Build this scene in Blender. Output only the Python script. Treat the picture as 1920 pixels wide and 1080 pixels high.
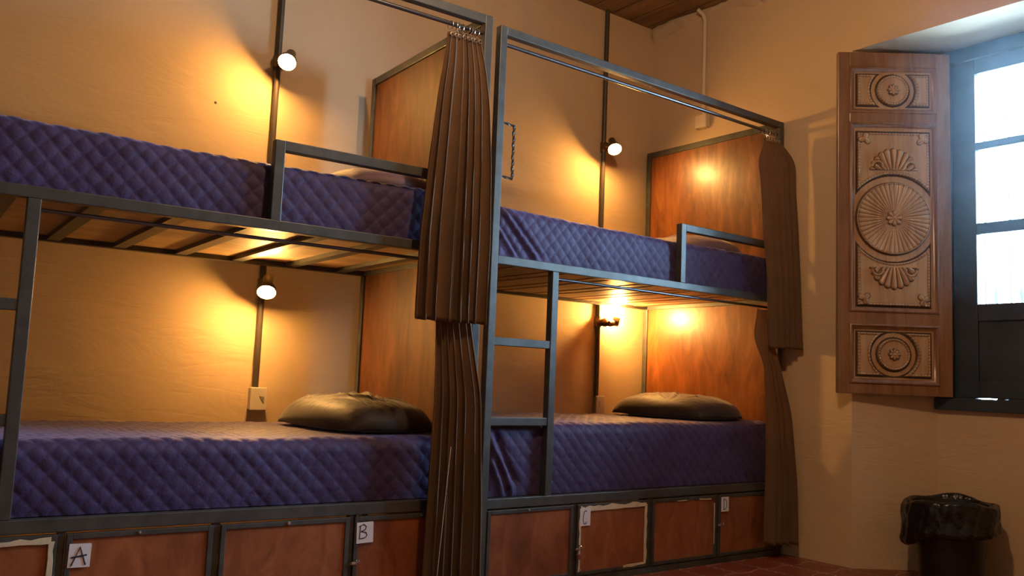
import bpy, bmesh, math, random
import numpy as np
from mathutils import Vector, Matrix, Euler

for o in list(bpy.data.objects):
    bpy.data.objects.remove(o, do_unlink=True)
SC = bpy.context.scene
COL = SC.collection
PI = math.pi
rnd = random.Random(7)

# ------------------------------------------------------------------ camera
cam_d = bpy.data.cameras.new('camera')
cam = bpy.data.objects.new('camera', cam_d)
COL.objects.link(cam)
cam.location = (-2.1293, -2.9289, 0.87)
cam.rotation_mode = 'XYZ'
cam.rotation_euler = (1.6753, -0.0408, -0.658)
cam_d.sensor_width = 36.0
cam_d.lens = 1649.58 * 36.0 / 1920.0
cam_d.clip_start = 0.02
cam_d.clip_end = 200
SC.camera = cam

# ------------------------------------------------------------------ view, world, lights
SC.view_settings.view_transform = 'Standard'
SC.view_settings.look = 'None'
SC.view_settings.exposure = 0.85
SC.view_settings.gamma = 1.0
SC.view_settings.use_curve_mapping = False

W = bpy.data.worlds.new('daylight')
SC.world = W
W.use_nodes = True
bg = W.node_tree.nodes['Background']
bg.inputs[0].default_value = (0.46, 0.71, 1.0, 1)
bg.inputs[1].default_value = 44.0

def area(name, loc, rot, sx, sy, power, col, portal=False, spread=PI):
    d = bpy.data.lights.new(name, 'AREA')
    d.shape = 'RECTANGLE'; d.size = sx; d.size_y = sy
    d.energy = power; d.color = col; d.spread = spread
    if portal: d.cycles.is_portal = True
    o = bpy.data.objects.new(name, d); COL.objects.link(o)
    o.location = loc; o.rotation_euler = rot
    return o

# sky light comes in through the window opening (portal only guides sampling)
area('window_portal', (2.56, -1.425, 1.75), (0, math.radians(90), 0), 1.9, 1.56, 1, (1, 1, 1), portal=True)

# the room's own ceiling lamp, above and outside the picture
pl = bpy.data.lights.new('ceiling_lamp_light', 'POINT')
pl.energy = 46; pl.color = (1.0, 0.64, 0.36); pl.shadow_soft_size = 0.05
plo = bpy.data.objects.new('ceiling_lamp_light', pl); COL.objects.link(plo)
plo.location = (-0.35, -1.55, 2.98)
BULB = 560.0           # radiance of the bedside bulbs
BULB_COL = (1.0, 0.50, 0.13)

# ------------------------------------------------------------------ materials
def new_mat(name):
    m = bpy.data.materials.new(name); m.use_nodes = True
    nt = m.node_tree; b = nt.nodes['Principled BSDF']
    return m, nt, b
def node(nt, t, **kw):
    n = nt.nodes.new(t)
    for k, v in kw.items():
        if k in n.inputs: n.inputs[k].default_value = v
        else: setattr(n, k, v)
    return n
def coords(nt, scale=(1, 1, 1), rot=(0, 0, 0)):
    tc = nt.nodes.new('ShaderNodeTexCoord'); mp = nt.nodes.new('ShaderNodeMapping')
    mp.inputs['Scale'].default_value = scale; mp.inputs['Rotation'].default_value = rot
    nt.links.new(tc.outputs['Object'], mp.inputs['Vector'])
    return mp.outputs[0]
def noise(nt, vec, scale, detail=4, rough=0.55, dist=0.0):
    n = node(nt, 'ShaderNodeTexNoise', Scale=scale, Detail=detail, Roughness=rough, Distortion=dist)
    nt.links.new(vec, n.inputs['Vector'])
    return n.outputs['Fac']
def ramp(nt, fac, stops):
    r = nt.nodes.new('ShaderNodeValToRGB')
    els = r.color_ramp.elements
    while len(els) < len(stops): els.new(0.5)
    for e, (p, c) in zip(els, stops):
        e.position = p; e.color = (*c, 1) if len(c) == 3 else c
    nt.links.new(fac, r.inputs[0])
    return r.outputs[0]
def bump(nt, b, fac, strength, dist):
    bp = node(nt, 'ShaderNodeBump', Strength=strength, Distance=dist)
    nt.links.new(fac, bp.inputs['Height']); nt.links.new(bp.outputs[0], b.inputs['Normal'])
    return bp
def math_n(nt, op, a, bb=None):
    n = nt.nodes.new('ShaderNodeMath'); n.operation = op
    for i, v in enumerate((a, bb)):
        if v is None: continue
        if isinstance(v, (int, float)): n.inputs[i].default_value = v
        else: nt.links.new(v, n.inputs[i])
    return n.outputs[0]
def simple(name, col, rough=0.5, metal=0.0, var=0.15, scale=8, bstr=0.0, bscale=60, bdist=0.002, spec=None):
    m, nt, b = new_mat(name)
    v = coords(nt)
    f = noise(nt, v, scale)
    lo = tuple(c * (1 - var) for c in col); hi = tuple(min(1, c * (1 + var)) for c in col)
    nt.links.new(ramp(nt, f, [(0.3, lo), (0.7, hi)]), b.inputs['Base Color'])
    b.inputs['Roughness'].default_value = rough; b.inputs['Metallic'].default_value = metal
    if spec is not None: b.inputs['Specular IOR Level'].default_value = spec
    if bstr: bump(nt, b, noise(nt, v, bscale), bstr, bdist)
    return m

def plaster(name, c1, c2, bs=0.5):
    m, nt, b = new_mat(name)
    v = coords(nt)
    f = noise(nt, v, 1.3, 5, 0.6, 0.4)
    nt.links.new(ramp(nt, f, [(0.3, c1), (0.7, c2)]), b.inputs['Base Color'])
    b.inputs['Roughness'].default_value = 0.75
    b.inputs['Specular IOR Level'].default_value = 0.25
    big = noise(nt, coords(nt, (0.6, 0.6, 1.6)), 3.0, 6, 0.55, 0.8)
    fine = noise(nt, v, 55, 4, 0.6)
    # faint trowel ridges
    rid = noise(nt, coords(nt, (0.5, 0.5, 2.6), (0.0, 0.12, 0)), 2.2, 3, 0.5, 1.4)
    rr = math_n(nt, 'ABSOLUTE', math_n(nt, 'SUBTRACT', rid, 0.5))
    rr = math_n(nt, 'MULTIPLY', math_n(nt, 'MINIMUM', math_n(nt, 'MULTIPLY', rr, 30.0), 1.0), 0.055)
    h = math_n(nt, 'ADD', math_n(nt, 'MULTIPLY', big, 1.2), math_n(nt, 'ADD', rr, math_n(nt, 'MULTIPLY', fine, 0.05)))
    bump(nt, b, h, bs, 0.02)
    return m

M = {}
M['wall'] = plaster('plaster_paint', (0.56, 0.415, 0.255), (0.64, 0.48, 0.305), 0.33)
M['plaster_edge'] = plaster('rough_plaster', (0.52, 0.41, 0.28), (0.64, 0.52, 0.37), 0.9)
M['metal'] = simple('steel_tube_grey', (0.075, 0.077, 0.070), 0.42, 0.35, 0.25, 14, 0.15, 120, 0.001)
M['rod'] = simple('curtain_rod_steel', (0.16, 0.16, 0.17), 0.28, 0.9, 0.1)
M['pipe'] = simple('black_conduit', (0.075, 0.06, 0.045), 0.45, 0.3, 0.2)
M['chrome'] = simple('chrome', (0.75, 0.73, 0.70), 0.2, 1.0, 0.05)
M['plate'] = simple('switch_plastic', (0.62, 0.56, 0.46), 0.35, 0.0, 0.05)
M['plate_dark'] = simple('switch_rocker_grey', (0.22, 0.20, 0.17), 0.35, 0.0, 0.05)
M['pvc'] = simple('painted_tube', (0.66, 0.55, 0.41), 0.5, 0, 0.06, 10, 0.2, 40)
M['paper'] = simple('label_paper', (0.72, 0.69, 0.70), 0.6, 0, 0.05)
M['ink'] = simple('marker_ink', (0.012, 0.012, 0.03), 0.5, 0, 0.05)
M['cream'] = simple('cream_filler', (0.62, 0.52, 0.34), 0.7, 0, 0.12, 30, 0.5, 60, 0.003)
M['black_plastic'] = simple('black_plastic', (0.012, 0.012, 0.013), 0.32, 0, 0.2)
M['bag'] = simple('black_bag', (0.010, 0.010, 0.011), 0.22, 0, 0.2, 20, 0.6, 28, 0.012)
M['brass'] = simple('lamp_fitting_bronze', (0.16, 0.10, 0.045), 0.4, 0.7, 0.2)
M['screw'] = simple('bright_screw', (0.7, 0.68, 0.62), 0.3, 0.9, 0.05)
M['white_paint'] = simple('grey_painted_iron', (0.30, 0.31, 0.33), 0.5, 0, 0.04)
M['frame_dark'] = simple('glare_tinted_dark_wood', (0.030, 0.045, 0.065), 0.42, 0, 0.3, 6, 0.2, 40, 0.002)  # dark wood, its base colour blued to imitate window glare

def wood(name, cols, rough=0.4, scale=(7, 7, 0.7), nscale=3.0, bstr=0.15, blotch=0.5, coat=0.0):
    m, nt, b = new_mat(name)
    g = noise(nt, coords(nt, scale), nscale, 7, 0.62, 1.1)
    base = ramp(nt, g, [(0.28, cols[0]), (0.5, cols[1]), (0.72, cols[2])])
    bl = noise(nt, coords(nt, (1, 1, 0.6)), 2.6, 3, 0.5, 0.7)
    br = ramp(nt, bl, [(0.3, (1 - blotch,) * 3), (0.62, (1, 1, 1))])
    mx = nt.nodes.new('ShaderNodeMix'); mx.data_type = 'RGBA'; mx.blend_type = 'MULTIPLY'
    mx.inputs['Factor'].default_value = 1.0
    nt.links.new(base, mx.inputs[6]); nt.links.new(br, mx.inputs[7])
    nt.links.new(mx.outputs[2], b.inputs['Base Color'])
    b.inputs['Roughness'].default_value = rough
    b.inputs['Coat Weight'].default_value = coat; b.inputs['Coat Roughness'].default_value = 0.25
    bump(nt, b, g, bstr, 0.003)
    return m
M['plywood'] = wood('varnished_plywood', ((0.12, 0.034, 0.008), (0.22, 0.070, 0.016), (0.32, 0.115, 0.028)), 0.38, (4.5, 4.5, 1.1), 3.0, coat=0.25)
M['plywood_shaded'] = wood('shaded_plywood', ((0.08, 0.026, 0.006), (0.14, 0.046, 0.010), (0.20, 0.072, 0.017)), 0.62, (4.5, 4.5, 1.1), 3.0, coat=0.0)  # left headboards: ply colour darkened to stand in for missing lamplight
M['locker'] = wood('red_stained_plywood', ((0.19, 0.052, 0.017), (0.29, 0.086, 0.028), (0.38, 0.13, 0.046)), 0.4, (3, 3, 1.4), 4.0, blotch=0.5)
M['board'] = wood('pine_board', ((0.38, 0.24, 0.10), (0.52, 0.34, 0.15), (0.62, 0.43, 0.21)), 0.55, (1.2, 6, 6), 3, blotch=0.35)
M['board_dark'] = wood('stained_slat', ((0.20, 0.10, 0.035), (0.33, 0.17, 0.06), (0.42, 0.23, 0.09)), 0.5, (6, 1.0, 6), 3, blotch=0.4)
M['ceiling'] = wood('ceiling_board', ((0.20, 0.12, 0.055), (0.30, 0.19, 0.09), (0.38, 0.25, 0.12)), 0.7, (6, 0.6, 6), 3)
M['shutter'] = wood('carved_cedar', ((0.17, 0.078, 0.032), (0.25, 0.118, 0.050), (0.32, 0.16, 0.072)), 0.30, (9, 9, 0.8), 3.0, 0.06, 0.25, 0.5)

def carved_mat():
    # carved panel: waxed wood with dark stain kept in the hollows (true wear: stored as attribute of the carving)
    m, nt, b = new_mat('carved_cedar_panel')
    g = noise(nt, coords(nt, (9, 9, 0.8)), 3.0, 7, 0.6, 1.0)
    base = ramp(nt, g, [(0.28, (0.33, 0.185, 0.085)), (0.5, (0.42, 0.25, 0.12)), (0.72, (0.50, 0.31, 0.155))])
    at = nt.nodes.new('ShaderNodeAttribute'); at.attribute_name = 'stain'
    mx = nt.nodes.new('ShaderNodeMix'); mx.data_type = 'RGBA'
    nt.links.new(at.outputs['Fac'], mx.inputs['Factor'])
    nt.links.new(base, mx.inputs[6]); mx.inputs[7].default_value = (0.028, 0.014, 0.008, 1)
    nt.links.new(mx.outputs[2], b.inputs['Base Color'])
    b.inputs['Roughness'].default_value = 0.28
    b.inputs['Coat Weight'].default_value = 0.5; b.inputs['Coat Roughness'].default_value = 0.22
    return m
M['carved'] = carved_mat()

def fabric(name, c1, c2, rough=0.85, sheen=0.4, weave=260, sheen_tint=None, bs=0.25):
    m, nt, b = new_mat(name)
    v = coords(nt)
    f = noise(nt, v, 9, 4, 0.6)
    nt.links.new(ramp(nt, f, [(0.3, c1), (0.7, c2)]), b.inputs['Base Color'])
    b.inputs['Roughness'].default_value = rough
    b.inputs['Sheen Weight'].default_value = sheen
    b.inputs['Sheen Roughness'].default_value = 0.4
    if sheen_tint: b.inputs['Sheen Tint'].default_value = (*sheen_tint, 1)
    b.inputs['Specular IOR Level'].default_value = 0.3
    bump(nt, b, noise(nt, v, weave, 2), bs, 0.002)
    return m
M['quilt'] = fabric('navy_quilt', (0.040, 0.026, 0.080), (0.056, 0.039, 0.114), 0.62, 0.35, 120, (0.6, 0.6, 1.0), 0.5)
M['curtain'] = fabric('brown_curtain', (0.135, 0.080, 0.043), (0.17, 0.101, 0.054), 0.7, 0.12, 300)
def add_translucent(m, col, fac):
    nt = m.node_tree; b = nt.nodes['Principled BSDF']; out = nt.nodes['Material Output']
    t = nt.nodes.new('ShaderNodeBsdfTranslucent'); t.inputs[0].default_value = (*col, 1)
    mx = nt.nodes.new('ShaderNodeMixShader'); mx.inputs[0].default_value = fac
    nt.links.new(b.outputs[0], mx.inputs[1]); nt.links.new(t.outputs[0], mx.inputs[2]); nt.links.new(mx.outputs[0], out.inputs[0])
add_translucent(M['curtain'], (0.62, 0.34, 0.10), 0.22)
M['pillow'] = fabric('charcoal_satin', (0.028, 0.022, 0.022), (0.040, 0.032, 0.032), 0.58, 0.3, 200)
M['pillow_warm'] = fabric('mauve_cotton', (0.16, 0.10, 0.13), (0.2, 0.13, 0.16), 0.6, 0.3, 200)

def floor_mat():
    m, nt, b = new_mat('red_floor_tile')
    tc = nt.nodes.new('ShaderNodeTexCoord')
    sep = nt.nodes.new('ShaderNodeSeparateXYZ'); nt.links.new(tc.outputs['Object'], sep.inputs[0])
    # wavy-edged (scalloped) tiles: joints at x = n*p + a*sin, y = n*p + a*sin
    p = 0.20
    def tri(x):      # triangle wave 0..1
        return math_n(nt, 'PINGPONG', x, 0.5)
    jx = math_n(nt, 'ADD', sep.outputs['X'], math_n(nt, 'MULTIPLY', tri(math_n(nt, 'MULTIPLY', sep.outputs['Y'], 1 / 0.05)), 0.04))
    jy = math_n(nt, 'ADD', sep.outputs['Y'], math_n(nt, 'MULTIPLY', math_n(nt, 'SINE', math_n(nt, 'MULTIPLY', sep.outputs['X'], 2 * PI / 0.2)), 0.012))
    dx = math_n(nt, 'PINGPONG', jx, p / 2)
    dy = math_n(nt, 'PINGPONG', jy, p / 2)
    lx = math_n(nt, 'LESS_THAN', dx, 0.0042); ly = math_n(nt, 'LESS_THAN', dy, 0.0036)
    line = math_n(nt, 'MAXIMUM', lx, ly)
    f = noise(nt, tc.outputs['Object'], 6, 5)
    worn = noise(nt, tc.outputs['Object'], 11, 3)
    line = math_n(nt, 'MULTIPLY', line, ramp(nt, worn, [(0.35, (0.25,) * 3), (0.6, (1, 1, 1))]))
    base = ramp(nt, f, [(0.3, (0.15, 0.028, 0.014)), (0.7, (0.25, 0.055, 0.028))])
    mx = nt.nodes.new('ShaderNodeMix'); mx.data_type = 'RGBA'
    nt.links.new(line, mx.inputs['Factor']); nt.links.new(base, mx.inputs[6])
    mx.inputs[7].default_value = (0.62, 0.43, 0.34, 1)
    nt.links.new(mx.outputs[2], b.inputs['Base Color'])
    b.inputs['Roughness'].default_value = 0.35
    bump(nt, b, f, 0.2, 0.004)
    return m
M['floor'] = floor_mat()

def emis(name, col, s):
    m = bpy.data.materials.new(name); m.use_nodes = True
    nt = m.node_tree; nt.nodes.remove(nt.nodes['Principled BSDF'])
    e = nt.nodes.new('ShaderNodeEmission'); e.inputs[0].default_value = (*col, 1); e.inputs[1].default_value = s
    nt.links.new(e.outputs[0], nt.nodes['Material Output'].inputs[0])
    return m
M['bulb'] = emis('lit_bulb', BULB_COL, BULB)

def glass_mat():
    m = bpy.data.materials.new('window_glass'); m.use_nodes = True
    nt = m.node_tree; nt.nodes.remove(nt.nodes['Principled BSDF'])
    t = nt.nodes.new('ShaderNodeBsdfTransparent'); t.inputs[0].default_value = (0.94, 0.97, 0.97, 1)
    g = nt.nodes.new('ShaderNodeBsdfGlossy'); g.inputs['Roughness'].default_value = 0.03
    mx = nt.nodes.new('ShaderNodeMixShader')
    fr = nt.nodes.new('ShaderNodeFresnel'); fr.inputs[0].default_value = 1.45
    nt.links.new(fr.outputs[0], mx.inputs[0]); nt.links.new(t.outputs[0], mx.inputs[1]); nt.links.new(g.outputs[0], mx.inputs[2])
    nt.links.new(mx.outputs[0], nt.nodes['Material Output'].inputs[0])
    return m
M['glass'] = glass_mat()

# ------------------------------------------------------------------ mesh helpers
class MB:
    def __init__(s): s.v = []; s.f = []; s.m = []; s.cur = 0
    def add(s, vs, fs):
        o = len(s.v); s.v += [tuple(map(float, p)) for p in vs]
        s.f += [tuple(i + o for i in f) for f in fs]; s.m += [s.cur] * len(fs)
        return s
    def box(s, x0, x1, y0, y1, z0, z1):
        vs = [(x, y, z) for x in (x0, x1) for y in (y0, y1) for z in (z0, z1)]
        return s.add(vs, [(0, 1, 3, 2), (4, 6, 7, 5), (0, 4, 5, 1), (2, 3, 7, 6), (0, 2, 6, 4), (1, 5, 7, 3)])
    def prism(s, pts, z0, z1):
        n = len(pts)
        a = sum(pts[i][0] * pts[(i + 1) % n][1] - pts[(i + 1) % n][0] * pts[i][1] for i in range(n))
        if a < 0: pts = pts[::-1]
        vs = [(x, y, z0) for x, y in pts] + [(x, y, z1) for x, y in pts]
        fs = [tuple(range(n))[::-1], tuple(range(n, 2 * n))] + [(i, (i + 1) % n, n + (i + 1) % n, n + i) for i in range(n)]
        return s.add(vs, fs)
    def sweep(s, pts, r, n=10, twist=0.0, square=False, caps=True):
        pts = [Vector(p) for p in pts]; rings = []
        t0 = (pts[1] - pts[0]).normalized()
        up = Vector((0, 0, 1)) if abs(t0.z) < 0.9 else Vector((0, 1, 0))
        nrm = (up - t0 * up.dot(t0)).normalized(); tw = 0
        rr = r if hasattr(r, '__len__') else [r] * len(pts)
        for i, p in enumerate(pts):
            if i == 0: t = t0
            elif i == len(pts) - 1: t = (pts[i] - pts[i - 1]).normalized()
            else: t = ((pts[i] - pts[i - 1]).normalized() + (pts[i + 1] - pts[i]).normalized()).normalized()
            nrm = (nrm - t * nrm.dot(t)).normalized(); b = t.cross(nrm)
            if i: tw += twist * (pts[i] - pts[i - 1]).length
            rings.append([p + (nrm * math.cos(2 * PI * k / n + tw) + b * math.sin(2 * PI * k / n + tw)) * rr[i] for k in range(n)])
        vs = [q for ring in rings for q in ring]; fs = []
        for i in range(len(pts) - 1):
            for k in range(n):
                a = i * n + k; c = i * n + (k + 1) % n
                fs.append((a, c, c + n, a + n))
        if caps:
            fs.append(tuple(range(n))[::-1]); fs.append(tuple(range((len(pts) - 1) * n, len(pts) * n)))
        return s.add(vs, fs)
    def lathe(s, prof, c=(0, 0, 0), axis=(0, 0, 1), n=20):
        ax = Vector(axis).normalized(); q = Vector((0, 0, 1)).rotation_difference(ax); c = Vector(c)
        vs = []; fs = []
        for r, z in prof:
            for k in range(n):
                a = 2 * PI * k / n
                vs.append(c + q @ Vector((r * math.cos(a), r * math.sin(a), z)))
        for i in range(len(prof) - 1):
            for k in range(n):
                a = i * n + k; b = i * n + (k + 1) % n
                fs.append((a, b, b + n, a + n))
        return s.add(vs, fs)
    def grid(s, P, closed_u=False):
        P = np.asarray(P); h, w = P.shape[:2]
        fs = []
        for i in range(h - 1):
            for j in range(w - 1 + (1 if closed_u else 0)):
                k = (j + 1) % w
                fs.append((i * w + j, i * w + k, (i + 1) * w + k, (i + 1) * w + j))
        return s.add(P.reshape(-1, 3).tolist(), fs)
    def build(s, name, mats, parent=None, smooth=False, bevel=0.0, angle=40, fix=True):
        me = bpy.data.meshes.new(name)
        me.from_pydata(s.v, [], s.f)
        for m in (mats if isinstance(mats, (list, tuple)) else [mats]): me.materials.append(M[m] if isinstance(m, str) else m)
        if max(s.m or [0]) > 0: me.polygons.foreach_set('material_index', s.m)
        if fix and len(s.f) < 20000:
            bm = bmesh.new(); bm.from_mesh(me); bmesh.ops.recalc_face_normals(bm, faces=bm.faces); bm.to_mesh(me); bm.free()
        if smooth:
            me.polygons.foreach_set('use_smooth', [True] * len(me.polygons))
            try: me.set_sharp_from_angle(angle=math.radians(angle))
            except Exception: pass
        me.update()
        o = bpy.data.objects.new(name, me); COL.objects.link(o)
        if parent: o.parent = parent
        if bevel:
            md = o.modifiers.new('bevel', 'BEVEL'); md.width = bevel; md.segments = 2; md.limit_method = 'ANGLE'
        return o

def tag(o, label=None, cat=None, group=None, kind=None):
    if label: o['label'] = label
    if cat: o['category'] = cat
    if group: o['group'] = group
    if kind: o['kind'] = kind
    return o
def thing(name, label, cat, loc=(0, 0, 0), rz=0.0, group=None):
    o = bpy.data.objects.new(name, None); COL.objects.link(o); o.empty_display_size = 0.1
    o.location = loc; o.rotation_euler = (0, 0, rz)
    return tag(o, label, cat, group)
def copy_tree(o, parent=None):
    c = o.copy(); COL.objects.link(c); c.parent = parent
    for ch in list(o.children): copy_tree(ch, c)
    return c
def torus(mb, c, R, r, axis=(0, 0, 1), n=18, m=6, a0=0, a1=2 * PI):
    ax = Vector(axis).normalized(); q = Vector((0, 0, 1)).rotation_difference(ax); c = Vector(c)
    full = abs(a1 - a0 - 2 * PI) < 1e-6
    P = []
    for i in range(n + 1):
        a = a0 + (a1 - a0) * i / n
        P.append([c + q @ Vector(((R + r * math.cos(b)) * math.cos(a), (R + r * math.cos(b)) * math.sin(a), r * math.sin(b)))
                  for b in [2 * PI * k / m for k in range(m)]])
    mb.grid(np.array([[list(p) for p in row] for row in P]), closed_u=True)

# ------------------------------------------------------------------ the room
XR, YB, ZC = 2.03, 1.055, 3.245      # right wall plane, back wall plane, ceiling
X0, Y0 = -4.6, -5.2
tag(MB().box(X0 - .2, XR + .02, Y0 - .2, YB + .2, -0.12, 0.0).box(XR + .02, 2.4, -2.45, -.3, -.12, 0).build('floor', 'floor'), kind='structure')
cm = MB()
x = X0 - .2
while x < 2.75:                       # boards run towards the back wall
    cm.box(x + .004, min(x + .16, 2.75), Y0 - .2, YB + .2, ZC + 0.0, ZC + .05); x += .165
cm.box(X0 - .2, 2.76, Y0 - .2, YB + .2, ZC + .03, ZC + .14)
tag(cm.build('ceiling', 'ceiling'), kind='structure')
tag(MB().box(X0 - .2, XR + .6, YB, YB + .25, -.12, ZC + .1).build('wall_back', 'wall'), kind='structure')
tag(MB().box(X0 - .25, X0, Y0 - .2, YB, -.12, ZC + .1).build('wall_left', 'wall'), kind='structure')
tag(MB().box(X0 - .2, XR + .6, Y0 - .25, Y0, -.12, ZC + .1).build('wall_front', 'wall'), kind='structure')
NY0, NY1, FY0, FY1, NX = -0.40, -2.45, -0.655, -2.195, 2.40   # niche mouth, window frame ends, niche depth
SZ, WZ = 2.693, 0.81
wr = MB()
wr.prism([(XR, YB), (XR, NY0), (NX, FY0), (2.72, FY0), (2.72, YB)], -.12, ZC + .05)
wr.prism([(XR, Y0), (XR, NY1), (NX, FY1), (2.72, FY1), (2.72, Y0)], -.12, ZC + .05)
wr.prism([(XR, NY0), (NX, FY0), (2.72, FY0), (2.72, FY1), (NX, FY1), (XR, NY1)], SZ, ZC + .05)
wr.box(NX, 2.72, FY1 - .001, FY0 + .001, -.12, WZ)
tag(wr.build('wall_right', 'wall'), kind='structure')
# rough plaster line where the right wall meets the boards
P = []
r2 = random.Random(3)
n = 70
for i in range(n + 1):
    y = 1.04 - i * 2.2 / n
    d = 0.030 + 0.018 * math.sin(y * 9) + r2.uniform(-.008, .008)
    h = 0.045 + 0.03 * math.sin(y * 6.3 + 1) + r2.uniform(-.012, .014)
    P.append([(XR - .001, y, ZC - h - .02), (XR - d * .5, y, ZC - h), (XR - d, y, ZC - h * .45), (XR - d * .8, y, ZC - .002), (XR - .001, y, ZC - .001)])
tag(MB().grid(P).build('trim_1', 'plaster_edge', smooth=True), kind='structure')

# ------------------------------------------------------------------ window
win = bpy.data.objects.new('window_1', None); COL.objects.link(win)
win.location = (NX, FY0, WZ); tag(win, kind='structure')
def wpart(mb, name, mat, parent=win, **k):
    o = mb.build(name, mat, parent, **k)
    if parent is win: o.location = (-NX, -FY0, -WZ)
    return o
fx0, fx1 = 2.39, 2.47
top = SZ - .002
mb = MB()
mb.box(fx0, fx1, FY0 - .09, FY0, WZ, top).box(fx0, fx1, FY1, FY1 + .09, WZ, top)
mb.box(fx0, fx1, FY1, FY0, top - .07, top).box(fx0 - .02, fx1, FY1, FY0 + .002, WZ, .8715).box(fx0 + .01, fx1, -.845, FY0, .870, .8765).box(fx0 + .01, fx1, -.985, -.948, .870, .8765).box(fx0 + .01, fx1, FY1, -1.0, .870, .8765)
wpart(mb, 'window_frame', 'frame_dark', bevel=.004)
cxa, cxb = 2.405, 2.45
ym = (FY0 + FY1) / 2
def casement(ya, yb):        # ya > yb ; stiles at both ends
    c = MB(); st = .118
    c.box(cxa, cxb, ya - st, ya, .876, top - .072).box(cxa, cxb, yb, yb + st * .8, .876, top - .072)
    a, b = ya - st, yb + st * .8
    c.box(cxa, cxb, b, a, 2.54, top - .072)
    c.box(cxa, cxb, b, a, 2.137, 2.177).box(cxa, cxb, b, a, 1.700, 1.758)
    c.box(cxa, cxb, b, a, 1.26, 1.346).box(cxa, cxb, b, a, .8765, .96)
    c.box(cxa + .012, cxb - .012, b - .002, a + .002, .95, 1.27)      # solid lower panel
    o = wpart(c, 'casement', 'frame_dark', bevel=.004)
    for z0, z1 in ((1.346, 1.700), (1.758, 2.137), (2.177, 2.54)):
        g = MB(); g.box(2.425, 2.429, b - .003, a + .003, z0 - .003, z1 + .003)
        g.build('pane', 'glass', o)
    return a, b
casement(FY0 - .088, ym + .002)
casement(ym - .002, FY1 + .088)
# iron grille outside
g = MB()
k = 0
yy = FY0 - .03
while yy > FY1 + .02:
    g.sweep([(2.62, yy, .9), (2.62, yy, 2.66)], .0075, 8)
    if k % 1 == 0:
        g.lathe([(0, 0), (.006, .004), (.010, .02), (.016, .045), (.010, .075), (.003, .10), (0, .105)], (2.60, yy - .062, 1.36), n=10)
        g.sweep([(2.61, yy - .062, 1.33), (2.61, yy - .062, 1.365)], .005, 8)
    yy -= .124; k += 1
for z in (.98, 1.335, 2.22, 2.60):
    g.box(2.612, 2.628, FY1 + .002, FY0 - .002, z - .006, z + .006)
wpart(g, 'iron_grille', 'white_paint', smooth=True)

# ------------------------------------------------------------------ carved shutter
H = Vector((2.378, -0.742, 0)); E_ = Vector((1.945, -0.366, 0))
SW = (H - E_).length; SH = 1.795
ang = math.atan2((H - E_).y, (H - E_).x)
sh = thing('window_shutter', 'carved brown wooden window shutter folded open against the wall, left of the bright window', 'shutter',
           (E_.x, E_.y, .874), ang)
# local: x across (0 = free edge, SW = hinge), y: negative towards the room, z up
T = .034
st_l, st_r = .060, .068
zr = [(0, .055), (.355, .42), (1.415, 1.468), (1.715, SH)]     # rails from the bottom
mb = MB()
mb.box(0, st_l, -T / 2, T / 2, 0, SH).box(SW - st_r, SW, -T / 2, T / 2, 0, SH)
for a, b in zr: mb.box(st_l, SW - st_r, -T / 2, T / 2, a, b)
mb.build('shutter_frame', 'shutter', sh, bevel=.003)
pans = [(zr[0][1], zr[1][0]), (zr[1][1], zr[2][0]), (zr[2][1], zr[3][0])]
for a, b in pans:
    m2 = MB(); x0, x1 = st_l, SW - st_r
    # ogee moulding around the panel opening
    prof = [(0, -T / 2 - .006), (.006, -T / 2 - .009), (.012, -T / 2 - .004), (.018, -T / 2 + .004), (.024, -T / 2 + .008)]
    rings = []
    for d, y in prof:
        rings.append([(x0 + d, y, a + d), (x1 - d, y, a + d), (x1 - d, y, b - d), (x0 + d, y, b - d)])
    m2.grid(rings, closed_u=True)
    rings = [[(x0 - .004, -T / 2, a - .004), (x1 + .004, -T / 2, a - .004), (x1 + .004, -T / 2, b + .004), (x0 - .004, -T / 2, b + .004)], rings[0]]
    m2.grid(rings, closed_u=True)
    m2.build('panel_moulding', 'shutter', sh, smooth=True, angle=50)

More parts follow.
